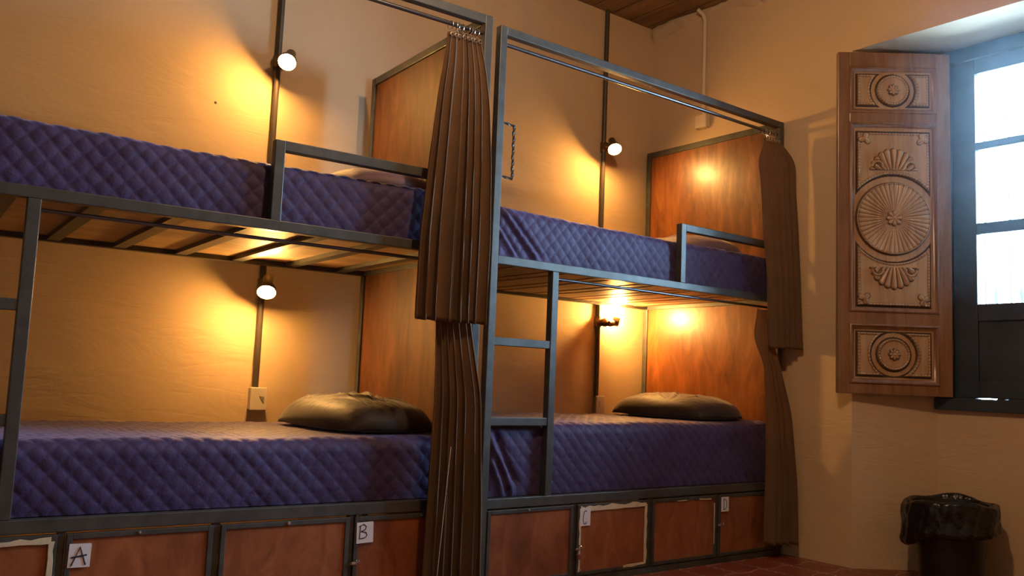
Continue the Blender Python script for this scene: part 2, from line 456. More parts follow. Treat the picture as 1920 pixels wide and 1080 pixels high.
def smooth01(x): x = np.clip(x, 0, 1); return x * x * (3 - 2 * x)
def rosette(X, Z, cx, cz, R, n=8):
    r = np.hypot(X - cx, Z - cz); a = np.arctan2(Z - cz, X - cx)
    pet = np.abs(np.cos(a * n / 2))
    edge = R * (0.72 + 0.28 * pet)
    h = np.where(r < edge, 0.55 + 0.45 * pet * np.sin(np.clip(r / edge, 0, 1) * PI * .9), 0)
    h = np.where(r < R * .25, 1.05 * np.sqrt(np.clip(1 - (r / (R * .25)) ** 2, 0, 1)) * .4 + .6, h)
    groove = np.where((r < edge) & (r > R * .25), smooth01(1 - pet * 3.2), 0)
    rim = np.where(np.abs(r - edge) < .0035, 1, 0)
    return h, np.maximum(groove, rim * .8)
def carve_panel(a, b, kind):
    x0, x1 = st_l + .018, SW - st_r - .018
    res = .0022
    nx = int((x1 - x0) / res); nz = int((b - a - .036) / res)
    xs = np.linspace(x0, x1, nx); zs = np.linspace(a + .018, b - .018, nz)
    X, Z = np.meshgrid(xs, zs)
    cx = (x0 + x1) / 2; cz = (a + b) / 2
    hh = np.zeros_like(X); stn = np.zeros_like(X)
    def block(inside_d, s_along, height=.009):
        # inside_d: signed distance to the block edge (positive inside); beaded border along the edge
        nonlocal hh, stn
        m = inside_d > 0
        hb = height * smooth01(inside_d / .0035)
        bead = (inside_d > .001) & (inside_d < .0125)
        bd = np.sin(np.clip((inside_d - .001) / .0115, 0, 1) * PI) * (.45 + .55 * np.abs(np.sin(s_along * PI / .016)))
        hb = hb + np.where(bead, bd * .0045, 0)
        hh = np.where(m, np.maximum(hh, hb), hh)
        stn = np.maximum(stn, np.where(bead, smooth01(1 - np.abs(np.sin(s_along * PI / .016)) * 2.2) * .8, 0))
        stn = np.maximum(stn, np.where((inside_d > -.008) & (inside_d < .001), .95, 0))
        stn = np.maximum(stn, np.where((inside_d > .0125) & (inside_d < .0155), .6, 0))
    hw = (x1 - x0) / 2 - .022
    if kind == 'disc':
        R = .082; RO = .118; hv = (b - a - .036) / 2 - .022
        r = np.hypot(X - cx, Z - cz); th = np.arctan2(Z - cz, X - cx)
        block(R - r, th * R)
        d = np.minimum(np.minimum(hw - np.abs(X - cx), hv - np.abs(Z - cz)), r - RO)
        isarc = (r - RO) <= np.minimum(hw - np.abs(X - cx), hv - np.abs(Z - cz))
        isv = (hw - np.abs(X - cx)) < (hv - np.abs(Z - cz))
        s = np.where(isarc, th * RO, np.where(isv, Z, X))
        block(d, s)
        rh, rg = rosette(X, Z, cx, cz, .030)
        hh = hh + rh * .010; stn = np.maximum(stn * (rh < .01), rg * .9)
    else:
        R = .190; RO = .232
        czz = cz - .010
        r = np.hypot(X - cx, Z - czz); th = np.arctan2(Z - czz, X - cx)
        # sunburst disc: 44 flutes
        nfl = 44
        fl = np.abs(np.sin(th * nfl / 2))
        m = r < R
        rim = np.where((r > R - .009) & m, 1, 0)
        grow = smooth01(r / (R * .5))
        hd = .009 * smooth01((R - r) / .004) + np.where(m & (rim == 0), (fl ** .6) * .006 * grow, 0) + rim * .005
        hh = np.where(m, hd, hh)
        stn = np.where(m & (rim == 0) & (r > .02), smooth01(1 - fl * (1.6 + 2.6 * grow)) * .9, stn)
        stn = np.maximum(stn, np.where(np.abs(r - R) < .004, .8, 0))
        stn = np.maximum(stn, np.where(np.abs(r - (R - .010)) < .0015, .7, 0))
        rh, rg = rosette(X, Z, cx, czz, .042, 8)
        hh = np.where(rh > 0, .011 + rh * .012, hh); stn = np.where(rh > 0, rg * .9, stn)
        for sgn in (1, -1):
            z_out = czz + sgn * .455; z_in = czz + sgn * .10
            dv = (z_out - Z) * sgn
            d = np.minimum(np.minimum(hw - np.abs(X - cx), dv), r - RO)
            d = np.where((Z - z_in) * sgn > 0, d, -1)
            isarc = (r - RO) <= np.minimum(hw - np.abs(X - cx), dv)
            isv = (hw - np.abs(X - cx)) < dv
            s = np.where(isarc, th * RO, np.where(isv, Z, X))
            block(d, s)
            # fan shell: flutes radiate from its foot near the arc
            fz = czz + sgn * (RO + .022); 
            dz = (Z - fz) * sgn + .055; dx = X - cx
            rr = np.hypot(dx, dz); aa = np.arctan2(dx, dz)         # 0 = straight out
            nf = 11; amax = 1.22
            q = (aa / amax + 1) / 2 * nf
            fr = q - np.floor(q)
            scal = np.sin(fr * PI)
            Rsh = (.170 - .042 * (np.abs(aa) / amax) ** 1.5) + scal * .010 - .008
            msh = (np.abs(aa) < amax) & (rr < Rsh) & ((Z - fz) * sgn > .0)
            hs = .010 + .011 * scal ** .7 * smooth01((rr) / .10) * np.clip((Rsh - rr) / .010, 0, 1) ** .5
            hh = np.where(msh, hs, hh)
            gs = smooth01(1 - scal * 2.6)
            stn = np.where(msh, gs * .9, stn)
            stn = np.maximum(stn, np.where((np.abs(rr - Rsh) < .0028) & (np.abs(aa) < amax) & ((Z - fz) * sgn > 0), .8, 0))
            # scroll ends of the shell
            for sx in (-1, 1):
                qx, qz = cx + sx * .083, fz + sgn * .018
                rq = np.hypot(X - qx, Z - qz)
                ms = (rq < .034) & (rq > .017) & (((Z - qz) * sgn > -.004))
                hh = np.where(ms, .012 + .009 * np.sin((rq - .017) / .017 * PI), hh)
                stn = np.where(ms, 0, stn)
                stn = np.maximum(stn, np.where((np.abs(rq - .017) < .0022) & ((Z - qz) * sgn > -.004), .8, 0))
                # corner leaf
                lx, lz = cx + sx * (hw - .036), z_out - sgn * .036
                ux = (X - lx) * sx; uz = (Z - lz) * sgn
                ra = np.hypot(ux, uz); ta = np.arctan2(uz, ux) - PI / 4 + PI
                lobes = .015 + .019 * np.abs(np.cos(ta * 1.5)) ** 1.5
                ml = ra < lobes
                hh = np.where(ml, .011 + .008 * np.clip(1 - ra / lobes, 0, 1) ** .5, hh)
                stn = np.where(ml, smooth01(1 - np.abs(np.sin(ta * 3)) * 3) * .6, stn)
                stn = np.maximum(stn, np.where(np.abs(ra - lobes) < .0025, .75, 0))
    Y = -(T / 2 - .012) - hh * 1.35
    mbp = MB(); mbp.grid(np.stack([X, Y, Z], -1))
    # back of the panel
    mbp.add([(x0, T / 2 - .012, zs[0]), (x1, T / 2 - .012, zs[0]), (x1, T / 2 - .012, zs[-1]), (x0, T / 2 - .012, zs[-1])], [(0, 1, 2, 3)])
    o = mbp.build('carved_panel', 'carved', sh, smooth=True, angle=70, fix=False)
    at = o.data.attributes.new('stain', 'FLOAT', 'POINT')
    at.data.foreach_set('value', np.concatenate([stn.ravel(), np.zeros(4)]).astype(np.float32))
carve_panel(*pans[0], 'disc'); carve_panel(*pans[1], 'shell'); carve_panel(*pans[2], 'disc')
for z in (.25, .95, 1.55):
    MB().sweep([(SW + .004, -.004, z - .04), (SW + .004, -.004, z + .04)], .007, 10).build('hinge', 'pipe', sh, smooth=True)

# ------------------------------------------------------------------ bunk beds
PW = .036     # square tube
def letter_label(parent, x, z, w, h, ch, y=-.012, tilt=0.0):
    m = MB()
    t = .0012
    c, s = math.cos(tilt), math.sin(tilt)
    def tp(u, v):   # u,v in 0..1
        dx, dz = (u - .5) * w, (v - .5) * h
        return x + w / 2 + dx * c - dz * s, z + h / 2 + dx * s + dz * c
    cs = [tp(0, 0), tp(1, 0), tp(1, .96), tp(.96, 1), tp(0, 1)]
    m.add([(a, y, b) for a, b in cs] + [(a, y + t, b) for a, b in cs],
          [(0, 1, 2, 3, 4), (9, 8, 7, 6, 5)] + [(i, (i + 1) % 5, 5 + (i + 1) % 5, 5 + i) for i in range(5)])
    m.cur = 1
    S = {'A': [[(.16, .08), (.50, .86), (.80, .10)], [(.12, .42), (.50, .47), (.82, .52)]],
         'B': [[(.22, .82), (.17, .24)], [(.14, .80), (.42, .90), (.58, .78), (.50, .64), (.26, .56)], [(.26, .56), (.56, .50), (.62, .36), (.48, .24), (.14, .22)]],
         'C': [[(.62, .80), (.52, .87), (.36, .80), (.28, .55), (.28, .30), (.38, .12), (.52, .10), (.60, .22)]],
         'D': [[(.34, .86), (.34, .16)], [(.24, .86), (.52, .85), (.68, .72), (.72, .45), (.64, .24), (.48, .15), (.24, .15)]]}[ch]
    for st in S:
        m.sweep([(tp(u, v)[0], y - .0004, tp(u, v)[1]) for u, v in st], .0022 if ch == 'A' else .0016, 6)
    return m.build('letter_label', ['paper', 'ink'], parent)

def bed(name, label, loc, rz, L, D, zt, zm, zl, doors, guard_x, gz, mesh_side):
    root = thing(name, label, 'bunk bed', loc, rz, None)
    for x in (0, L - PW):
        for y in (0, D - PW):
            MB().box(x, x + PW, y, y + PW, 0, zt).build('post', 'metal', root, bevel=.0025)
    e = .0015
    def rail(nm, z, front=True, back=True, h=PW):
        if front: MB().box(PW - e, L - PW + e, 0.0005, PW - .0005, z - h, z).build(nm, 'metal', root, bevel=.0025)
        if back: MB().box(PW - e, L - PW + e, D - PW + .0005, D - .0005, z - h, z).build(nm, 'metal', root, bevel=.0025)
    rail('top_rail', zt - .0005, True, False)
    rail('bunk_rail', zm); rail('base_rail', zl, h=.040); rail('floor_rail', .030, True, False, h=.03)
    for z in (zt - .0005, zm, zl):
        for x in (0, L - PW):
            if z > 2 and x == 0: continue
            MB().box(x + .0005, x + PW - .0005, PW - e, D - PW + e, z - PW, z).build('end_rail', 'metal', root, bevel=.0025)
    # headboard sheet at the pillow end, upper and lower
    MB().box(L - .026, L - .014, PW - .004, D - PW + .004, zl - .02, zm - PW + .004).build('headboard', 'plywood', root)
    MB().box(L - .026, L - .014, PW - .004, D - PW + .004, zm - .004, zt - PW + .004).build('headboard', 'plywood', root)
    # ladder
    lad = MB().box(.338, .374, .001, .036, zl, zm - PW).build('ladder', 'metal', root, bevel=.0025)
    for z in (1.046, .715):
        MB().box(PW - e, .338 + e, .004, .034, z - .034, z).build('rung', 'metal', lad, bevel=.0025)
    # guard rail
    gp = MB().box(guard_x, guard_x + PW, .0, .035, zm - .002, gz).box(guard_x + PW - e, L - PW + e, .0, .035, gz - PW, gz)
    gp.build('guard_rail', 'metal', root, bevel=.0025)
    # curtain rods
    MB().sweep([(PW - .004, .022, zt - .072), (L - PW + .004, .022, zt - .072)], .0085, 12).build('curtain_rod', 'rod', root, smooth=True)
    MB().sweep([(.372, .046, zm - .062), (L - PW + .004, .046, zm - .062)], .0065, 12).build('curtain_rod', 'rod', root, smooth=True)
    # sheet and bearers that carry the upper mattress
    b = MB()
    if mesh_side == 'sheet':
        b.box(.02, L - .03, PW - .006, D - PW + .006, zm - .014, zm - .004)
        b.build('bed_base', 'board', root)
        x = L - .16
        while x > .1:
            MB().box(x - .024, x + .024, PW - .004, D - PW + .004, zm - .032, zm - .014).build('crossbar', 'metal', root)
            x -= .245
    else:
        x = .03; i = 0
        while x < L - .08:
            w = rnd.choice((.085, .10, .115)); w = min(w, L - .03 - x)
            b.box(x, x + w - .009, PW - .006, D - PW + .006, zm - .018 - (i % 3) * .002, zm - .004)
            x += w; i += 1
        b.build('bed_base', 'board_dark', root)
    MB().box(.02, L - .03, PW - .006, D - PW + .006, zl - .02, zl - .006).build('bed_base', 'board', root)
    # locker front: mullions and doors
    zdt = zl - .046
    for a, b_ in zip(doors[:-1], doors[1:]):
        MB().box(a[1] + .002, b_[0] - .002, .006, .034, .028, zl - .038).build('locker_post', 'metal', root)
    MB().box(L - PW - .02, L - PW + e, .006, .034, .028, zl - .038).build('locker_post', 'metal', root)
    drs = []
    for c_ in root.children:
        if c_.name.startswith('headboard') and mesh_side == 'sheet': c_.data.materials[0] = M['plywood_shaded']
    for i, (a, b_) in enumerate(doors):
        m = MB(); f = .016
        z0, z1 = .034, zdt
        m.box(a, a + f, -.004, .012, z0, z1).box(b_ - f, b_, -.004, .012, z0, z1)
        m.box(a + f, b_ - f, -.004, .012, z0, z0 + f).box(a + f, b_ - f, -.004, .012, z1 - f, z1)
        d = m.build('locker_door', 'metal', root, bevel=.0015)
        MB().box(a + f - .002, b_ - f + .002, .001, .009, z0 + f - .002, z1 - f + .002).build('door_panel', 'locker', d)
        drs.append(d)
    return root, drs

DOORS1 = [(.037, .498), (.522, .945), (.970, 1.416), (1.436, 1.862)]
DOORS2 = [(.037, .500), (.526, .972), (1.000, 1.462), (1.480, 1.942)]
YAW = -.0452
L1, L2 = 1.92, 2.0
b1loc = (-.1387 - L1 * math.cos(YAW), -.1342 - L1 * math.sin(YAW), 0)
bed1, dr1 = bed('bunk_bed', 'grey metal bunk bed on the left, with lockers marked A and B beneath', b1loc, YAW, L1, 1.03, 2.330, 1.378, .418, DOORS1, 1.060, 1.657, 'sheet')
bed2, dr2 = bed('bunk_bed', 'grey metal bunk bed on the right, with lockers marked C and D beneath', (0, 0, 0), 0, L2, 1.022, 2.378, 1.388, .385, DOORS2, 1.165, 1.684, 'slat')
letter_label(dr1[1], .530, .275, .060, .068, 'A', -.006, -.02)
letter_label(dr1[3], 1.443, .281, .064, .072, 'B', -.006, .03)
letter_label(dr2[1], .540, .246, .060, .076, 'C', -.006, .0)
letter_label(dr2[3], 1.497, .254, .058, .072, 'D', -.006, .0)

def ragged_strip(parent, pts, w, y, seed, mat='cream'):
    r = random.Random(seed); m = MB()
    for (ax, az), (bx, bz) in zip(pts[:-1], pts[1:]):
        n = max(4, int(math.hypot(bx - ax, bz - az) / .026))
        dx, dz = bx - ax, bz - az; l = math.hypot(dx, dz); nx, nz = -dz / l, dx / l
        P = []
        for i in range(n + 1):
            t = i / n; w0 = w * (.45 + .2 * r.random()); w1 = w * (.35 + .65 * r.random())
            px, pz = ax + dx * t, az + dz * t
            P.append([(px - nx * w0, y + .003, pz - nz * w0), (px - nx * w0 * .8, y, pz - nz * w0 * .8), (px + nx * w1 * .8, y, pz + nz * w1 * .8), (px + nx * w1, y + .003, pz + nz * w1)])
        m.grid(P)
    return m.build('filler_edge', mat, parent, fix=True)
d = DOORS2[1]; zt2 = .385 - .046 - .018
ragged_strip(dr2[1], [(d[0] + .016, .05), (d[0] + .016, zt2)], .010, -.0050, 1)
ragged_strip(dr2[1], [(d[0] + .016, zt2 - .004), (d[1] - .018, zt2 - .001)], .020, -.0054, 2)
ragged_strip(dr2[1], [(d[1] - .018, zt2), (d[1] - .018, .052)], .014, -.0050, 3)
ragged_strip(dr2[1], [(d[1] - .018, .052), (d[1] - .16, .048)], .010, -.0054, 4)
d = DOORS1[0]; zt1 = .418 - .046 - .018
ragged_strip(dr1[0], [(d[0] + .02, zt1), (d[1] - .016, zt1)], .014, -.0054, 5)
ragged_strip(dr1[0], [(d[1] - .016, zt1), (d[1] - .016, .05)], .013, -.0050, 6)
d = DOORS2[2]
ragged_strip(dr2[2], [(d[0] + .17, zt2 + .002), (d[0] + .24, zt2 + .002)], .004, -.0050, 7)
ragged_strip(dr2[2], [(d[0] + .33, zt2 + .002), (d[0] + .42, zt2)], .006, -.0050, 8)
ragged_strip(dr2[2], [(d[1] - .016, zt2 - .02), (d[1] - .016, .10)], .004, -.0050, 9)
# small screws and hasps on the doors
def screw(parent, x, z, r=.0045):
    MB().lathe([(0, .006), (r * .7, .0055), (r, .003), (r, 0)], (x, -.004, z), (0, -1, 0), 10).build('door_screw', 'screw', parent, smooth=True)
screw(dr1[1], .722, zt1 + .011); screw(dr1[2], 1.193, zt1 + .011, .006); screw(dr1[3], 1.70, zt1 + .011)
screw(dr2[0], .25, zt2 + .011); screw(dr2[1], .545, .06)
def hasp(parent, x, z):
    m = MB()
    torus(m, (x - .010, -.012, z), .009, .0028, (0, .3, 1), 14, 6)
    torus(m, (x + .010, -.012, z + .006), .009, .0028, (1, .2, .2), 14, 6)
    m.box(x - .014, x + .014, -.008, -.003, z - .006, z + .006)
    m.build('hasp', 'chrome', parent, smooth=True)
hasp(dr2[1], .530, .150); hasp(dr1[3], 1.440, .215); hasp(dr2[3], 1.486, .190)
pk = thing('padlock', 'small red-brown padlock hanging from the hasp beside locker door C', 'padlock', (.533, -.0125, .106))
MB().box(-.011, .011, -.006, .006, 0, .022).build('lock_body', 'locker', pk, bevel=.002)
m = MB(); torus(m, (0, 0, .024), .008, .002, (0, 1, 0), 12, 6, 0, PI)
m.build('shackle', 'chrome', pk, smooth=True)

# twisted grab handle on the right bed's post
m = MB()
hp = [(PW - .002, .018, 1.960), (.105, .018, 1.957)]
m.sweep([(PW - .002, .018, 1.962), (.070, .018, 1.961), (.104, .018, 1.958)], .006, 6, 40)
m.sweep([(.104, .018, 1.962)] + [(.104 + .0015 * math.sin(i), .018, 1.962 - i * .2385 / 30) for i in range(1, 30)] + [(.103, .018, 1.7235)], .0068, 4, 60)
m.sweep([(PW - .002, .018, 1.728), (.070, .018, 1.728), (.104, .018, 1.726)], .006, 6, 40)
m.build('grab_handle', 'metal', bed2, bevel=.0)

# ------------------------------------------------------------------ quilted bedspreads
def vnoise(seed, n=6):
    r = np.random.RandomState(seed)
    K = r.uniform(-1, 1, (n, 2)); K /= np.linalg.norm(K, axis=1)[:, None]; ph = r.uniform(0, 6.28, n)
    def f(x, y, freq):
        s = 0
        for i in range(n):
            s = s + np.sin((K[i, 0] * x + K[i, 1] * y) * freq * (1 + .25 * i) + ph[i])
        return s / n
    return f
def quilt(name, label, loc, rz, x0, x1, y0, y1, z0, z1, seed, creases=(), R=.045, group=None):
    dx = .0045
    nx = int((x1 - x0) / dx)
    # cross-section path (y, z) with outward normals, from the front bottom over the top to the back bottom
    path = []
    def seg(a, b, nrm):
        l = math.hypot(b[0] - a[0], b[1] - a[1]); n = max(2, int(l / dx))
        for i in range(n): t = i / n; path.append((a[0] + (b[0] - a[0]) * t, a[1] + (b[1] - a[1]) * t, nrm[0], nrm[1]))
    seg((y0, z0), (y0, z1 - R), (-1, 0))
    for i in range(14):
        a = PI / 2 * i / 14; path.append((y0 + R - R * math.cos(a), z1 - R + R * math.sin(a), -math.cos(a), math.sin(a)))
    seg((y0 + R, z1), (y1 - R, z1), (0, 1))
    for i in range(6):
        a = PI / 2 * i / 6; path.append((y1 - R + R * math.sin(a), z1 - R + R * math.cos(a), math.sin(a), math.cos(a)))
    path.append((y1, z1 - R, 1, 0)); path.append((y1, z0, 1, 0))
    pa = np.array(path)
    s = np.concatenate([[0], np.cumsum(np.hypot(np.diff(pa[:, 0]), np.diff(pa[:, 1])))])
    # x positions with rounded ends
    re = .03
    xs = np.linspace(x0, x1, nx)
    inset = np.where(xs < x0 + re, re - np.sqrt(np.clip(re ** 2 - (x0 + re - xs) ** 2, 0, None)), 0) + \
            np.where(xs > x1 - re, re - np.sqrt(np.clip(re ** 2 - (xs - x1 + re) ** 2, 0, None)), 0)
    S, X = np.meshgrid(s, xs)
    p = .062
    u = (X + S * .95) / p + seed * .37; v = (X - S * .95) / p + seed * .21
    f = vnoise(seed); 
    u = u + .10 * f(X, S, 9); v = v + .10 * f(S, X, 8)
    q = np.sqrt(np.clip(np.abs(np.sin(PI * u)) * np.abs(np.sin(PI * v)), 0, 1))
    h = q * .0042
    h += .0035 * f(X, S, 14) + .0016 * f(S, X, 60)
    # puckers across the seams
    h += .0010 * np.sin(2 * PI * (X * .6 + S) / .011 + 3 * f(X, S, 20)) * (1 - q) 
    bot = np.clip(1 - S / .05, 0, 1)
    h -= bot * .004
    for (ax, az, bx, bz, amp, wd) in creases:       # folds on the front face, given by x and height above z0
        l = math.hypot(bx - ax, bz - az); tx, tz = (bx - ax) / l, (bz - az) / l
        t = (X - ax) * tx + (S - az) * tz; dd = (X - ax) * -tz + (S - az) * tx
        fall = np.clip((t + .03) / .06, 0, 1) * np.clip((l + .03 - t) / .06, 0, 1)
        h += fall * amp * (np.exp(-(dd / wd) ** 2) - .7 * np.exp(-((dd - wd * 1.6) / (wd * .8)) ** 2))
    # sag of the top
    sag = .010 * np.sin(PI * (X - x0) / (x1 - x0)) + .006 * f(X, S * 0, 5)
    Ypos = pa[None, :, 0] + pa[None, :, 2] * (h - inset[:, None])
    Zpos = pa[None, :, 1] + pa[None, :, 3] * (h - inset[:, None])
    Zpos = Zpos - sag * np.clip((Zpos - z0) / (z1 - z0), 0, 1)
    Zpos = np.maximum(Zpos, z0)
    Pp = np.stack([X, Ypos, Zpos], -1)
    mb = MB(); mb.grid(Pp)
    w = Pp.shape[1]; nrow = Pp.shape[0]
    mb.f.append(tuple(range(w))); mb.f.append(tuple(range((nrow - 1) * w, nrow * w))[::-1]); mb.m += [0, 0]
    mb.f.append(tuple([i * w for i in range(nrow)][::-1] + [i * w + w - 1 for i in range(nrow)])); mb.m.append(0)
    o = mb.build(name, 'quilt', None, smooth=True, angle=60, fix=False)
    # grid winding gives inward normals on this path order: flip
    o.data.flip_normals()
    o.location = loc; o.rotation_euler = (0, 0, rz)
    return tag(o, label, 'bedspread', group)
quilt('quilted_bedspread', 'navy quilted bedspread on the upper bunk of the left bed', b1loc, YAW, .045, 1.885, .040, .985, 1.380, 1.592, 1)
quilt('quilted_bedspread', 'navy quilted bedspread on the lower bunk of the left bed, in warm lamplight', b1loc, YAW, .045, 1.885, .040, .985, .4195, .648, 2, R=.05)
quilt('quilted_bedspread', 'navy quilted bedspread on the upper bunk of the right bed, creased at its left end', (0, 0, 0), 0, .045, 1.965, .040, .98, 1.390, 1.610, 3,
      [(.06, .215, .285, .0, .014, .016), (.05, .12, .16, .0, .010, .012)])
quilt('quilted_bedspread', 'blue quilted bedspread on the lower bunk of the right bed, behind the ladder', (0, 0, 0), 0, .045, 1.965, .040, .985, .3865, .700, 4,
      [(.05, .25, .18, .02, .022, .022), (.06, .16, .14, .0, .014, .016)], R=.055)

# ------------------------------------------------------------------ pillows
def pillow(name, label, c, sx, sy, hz, rz, mat, seed, tilt=(0, 0), group=None, crease=.07):
    n = 120
    t = np.linspace(-1, 1, n); U, V = np.meshgrid(t, t)
    f = vnoise(seed, 7)
    mask = np.clip((1 - np.abs(U) ** 3.0) * (1 - np.abs(V) ** 3.0), 0, 1)
    th = mask ** .44
    # plan outline pulled in at the sides, corners pointed
    px = U * np.sqrt(1 - .26 * V * V)
    py = V * np.sqrt(1 - .26 * U * U)
    r = np.random.RandomState(seed)
    wr = .05 * f(U, V, 5) + .035 * np.abs(f(V * 1.2, U * 2.4, 9)) - .03 * np.abs(f(U + V, V - U, 13))
    ridge = 0
    for i in range(14):
        a = r.uniform(0, PI); cx_, cy_ = r.uniform(-.7, .7, 2); ln = r.uniform(.25, .6)
        dd = (U - cx_) * math.sin(a) - (V - cy_) * math.cos(a) + .05 * np.sin(((U - cx_) * math.cos(a) + (V - cy_) * math.sin(a)) * 6 + i)
        tt = (U - cx_) * math.cos(a) + (V - cy_) * math.sin(a)
        ridge = ridge + (np.exp(-(dd / .035) ** 2) - .8 * np.exp(-((dd - .06) / .03) ** 2)) * np.exp(-(tt / ln) ** 2)
    wr = wr + crease * ridge * mask ** 1.5
    ztop = th * (1 + wr * 1.1) * .64 + .30 
    zbot = .30 - th * .30
    X = px * sx / 2; Y = py * sy / 2
    droop = -.10 * (np.abs(U) ** 6 + np.abs(V) ** 6)
    Pt = np.stack([X, Y, (ztop + droop) * hz], -1); Pb = np.stack([X, Y, np.maximum(zbot + droop, .0) * hz], -1)
    mb = MB(); mb.grid(Pt); mb.grid(Pb[:, ::-1])
    me_o = mb.build(name, mat, None, smooth=True, angle=80, fix=False)
    bm = bmesh.new(); bm.from_mesh(me_o.data); bmesh.ops.remove_doubles(bm, verts=bm.verts, dist=.0005)
    bmesh.ops.recalc_face_normals(bm, faces=bm.faces); bm.to_mesh(me_o.data); bm.free()
    me_o.data.polygons.foreach_set('use_smooth', [True] * len(me_o.data.polygons))
    me_o.location = c; me_o.rotation_euler = (tilt[0], tilt[1], rz)
    return tag(me_o, label, 'pillow', group)
def in_bed1(x, y, z):
    c, s = math.cos(YAW), math.sin(YAW)
    return (b1loc[0] + c * x - s * y, b1loc[1] + s * x + c * y, z)
pillow('pillow', 'dark creased satin pillow on the lower bunk of the left bed', in_bed1(1.645, .50, .640), .44, .72, .150, YAW + .10, 'pillow', 17, crease=.10)
pillow('pillow', 'plain dark pillow on the lower bunk of the right bed', (1.72, .51, .694), .44, .74, .145, .05, 'pillow', 8)
pillow('pillow', 'mauve pillow on the upper bunk of the right bed, behind the guard rail', (1.70, .52, 1.602), .46, .76, .13, .0, 'pillow_warm', 11)
pillow('pillow', 'mauve pillow on the upper bunk of the left bed, by the curtain', in_bed1(1.62, .50, 1.585), .44, .74, .12, YAW, 'pillow_warm', 13)

# ------------------------------------------------------------------ curtains
def curtain(name, label, loc, rz, prof, folds, seed, hooks=None, group=None, hem_amp=.004):
    r = np.random.RandomState(seed)
    prof = sorted(prof, key=lambda p: p[0])
    zs_k = [p[0] for p in prof]
    nz = 80; nu = folds * 22
    z = np.linspace(zs_k[0], zs_k[-1], nz)
    def it(i):
        base = np.interp(z, zs_k, [p[i] for p in prof])
        ker = np.ones(7) / 7; pad = np.concatenate([[base[0]] * 3, base, [base[-1]] * 3])
        return np.convolve(pad, ker, 'valid')
    XL, XR_, YL, YR, A = (it(i) for i in range(1, 6))
    u = np.linspace(0, 1, nu); U, Zg = np.meshgrid(u, z)
    # uneven folds: warp u
    k = np.cumsum(np.concatenate([[0], r.uniform(.6, 1.4, folds)])); k /= k[-1]
    fold_amp = r.uniform(.55, 1.0, folds + 1)
    uw = np.interp(U + .010 * np.sin(Zg * 3.1 + seed) * np.sin(PI * U), k, np.arange(folds + 1))
    amp = np.interp(uw, np.arange(folds + 1), fold_amp)
    ph = .35 * np.sin(Zg * 2.3 + uw * 1.7 + seed)
    wv = np.sin(2 * PI * uw + ph); wv2 = np.sin(4 * PI * uw + 1.3 + .6 * np.sin(Zg * 1.4))
    zz = (Zg - z[0]) / (z[-1] - z[0])
    Y = YL[:, None] + (YR - YL)[:, None] * U + A[:, None] * (1 + .45 * (1 - zz)) * amp * (wv * .9 + wv2 * .2 * (1 - zz * .5))
    Xp = XL[:, None] + (XR_ - XL)[:, None] * U + A[:, None] * .22 * np.sin(4 * PI * uw + ph * 2 + .4)
    # hem
    Zh = Zg + (1 - zz) ** 12 * hem_amp * np.sin(2 * PI * uw)
    Y = Y - np.where((Zg - z[0]) < .035, .0022, 0)
    mb = MB(); mb.grid(np.stack([Xp, Y, Zh], -1))
    root = thing(name, label, 'curtain', loc, rz, group)
    o = mb.build('curtain_cloth', 'curtain', root, smooth=True, angle=80, fix=False)
    md = o.modifiers.new('thickness', 'SOLIDIFY'); md.thickness = .0022; md.offset = 0
    if hooks:
        n, rz_, ry = hooks
        for i in range(n):
            t = (i + .5) / n + r.uniform(-.03, .03)
            xx = XL[-1] + (XR_[-1] - XL[-1]) * t
            h = MB()
            torus(h, (xx, ry, rz_ - .006), .0165, .0019, (1, r.uniform(-.4, .4), 0), 16, 6)
            ytop = YL[-1] + (YR[-1] - YL[-1]) * t
            h.sweep([(xx, ry - .004, rz_ - .022), (xx + .004, (ry + ytop) / 2, rz_ - .034), (xx, ytop, z[-1] - .012)], .0016, 6)
            h.lathe([(.008, -.001), (.009, .001), (.005, .0015), (.005, -.001), (.008, -.001)], (xx, ytop - A[-1] - .001, z[-1] - .012), (0, -1, 0), 12)
            h.build('curtain_hook', 'chrome', root, smooth=True)
    return root
# columns: z, x left, x right, y left, y right, fold depth
Lc = L1
curtain('curtain', 'brown upper curtain bunched at the right end of the left bed', b1loc, YAW,
        [(1.078, Lc - .318, Lc - .012, -.060, -.050, .024), (1.40, Lc - .312, Lc - .006, -.056, -.050, .024), (1.70, Lc - .285, Lc - .012, -.050, -.046, .021),
         (1.95, Lc - .255, Lc - .022, -.032, -.034, .016), (2.10, Lc - .222, Lc - .034, -.008, -.014, .011), (2.20, Lc - .200, Lc - .046, .016, .010, .010), (2.222, Lc - .196, Lc - .048, .020, .014, .010)],
        7, 21, (8, 2.258, .022))
curtain('curtain', 'brown lower curtain bunched between the two beds, hanging nearly to the floor', b1loc, YAW,
        [(.090, Lc - .235, Lc + .008, -.060, -.056, .024), (.40, Lc - .228, Lc + .004, -.058, -.054, .023), (.80, Lc - .215, Lc - .012, -.050, -.046, .021),
         (1.065, Lc - .20, Lc - .042, -.004, -.004, .012), (1.28, Lc - .185, Lc - .042, .044, .042, .010)],
        6, 33)
_lc = [o for o in bpy.data.objects if o.name == 'curtain.001'][0]
MB().sweep([(Lc - .165, -.098, .62), (Lc - .180, -.102, .45), (Lc - .192, -.104, .30), (Lc - .205, -.102, .10)], .0010, 6).build('loose_thread', 'pvc', _lc)
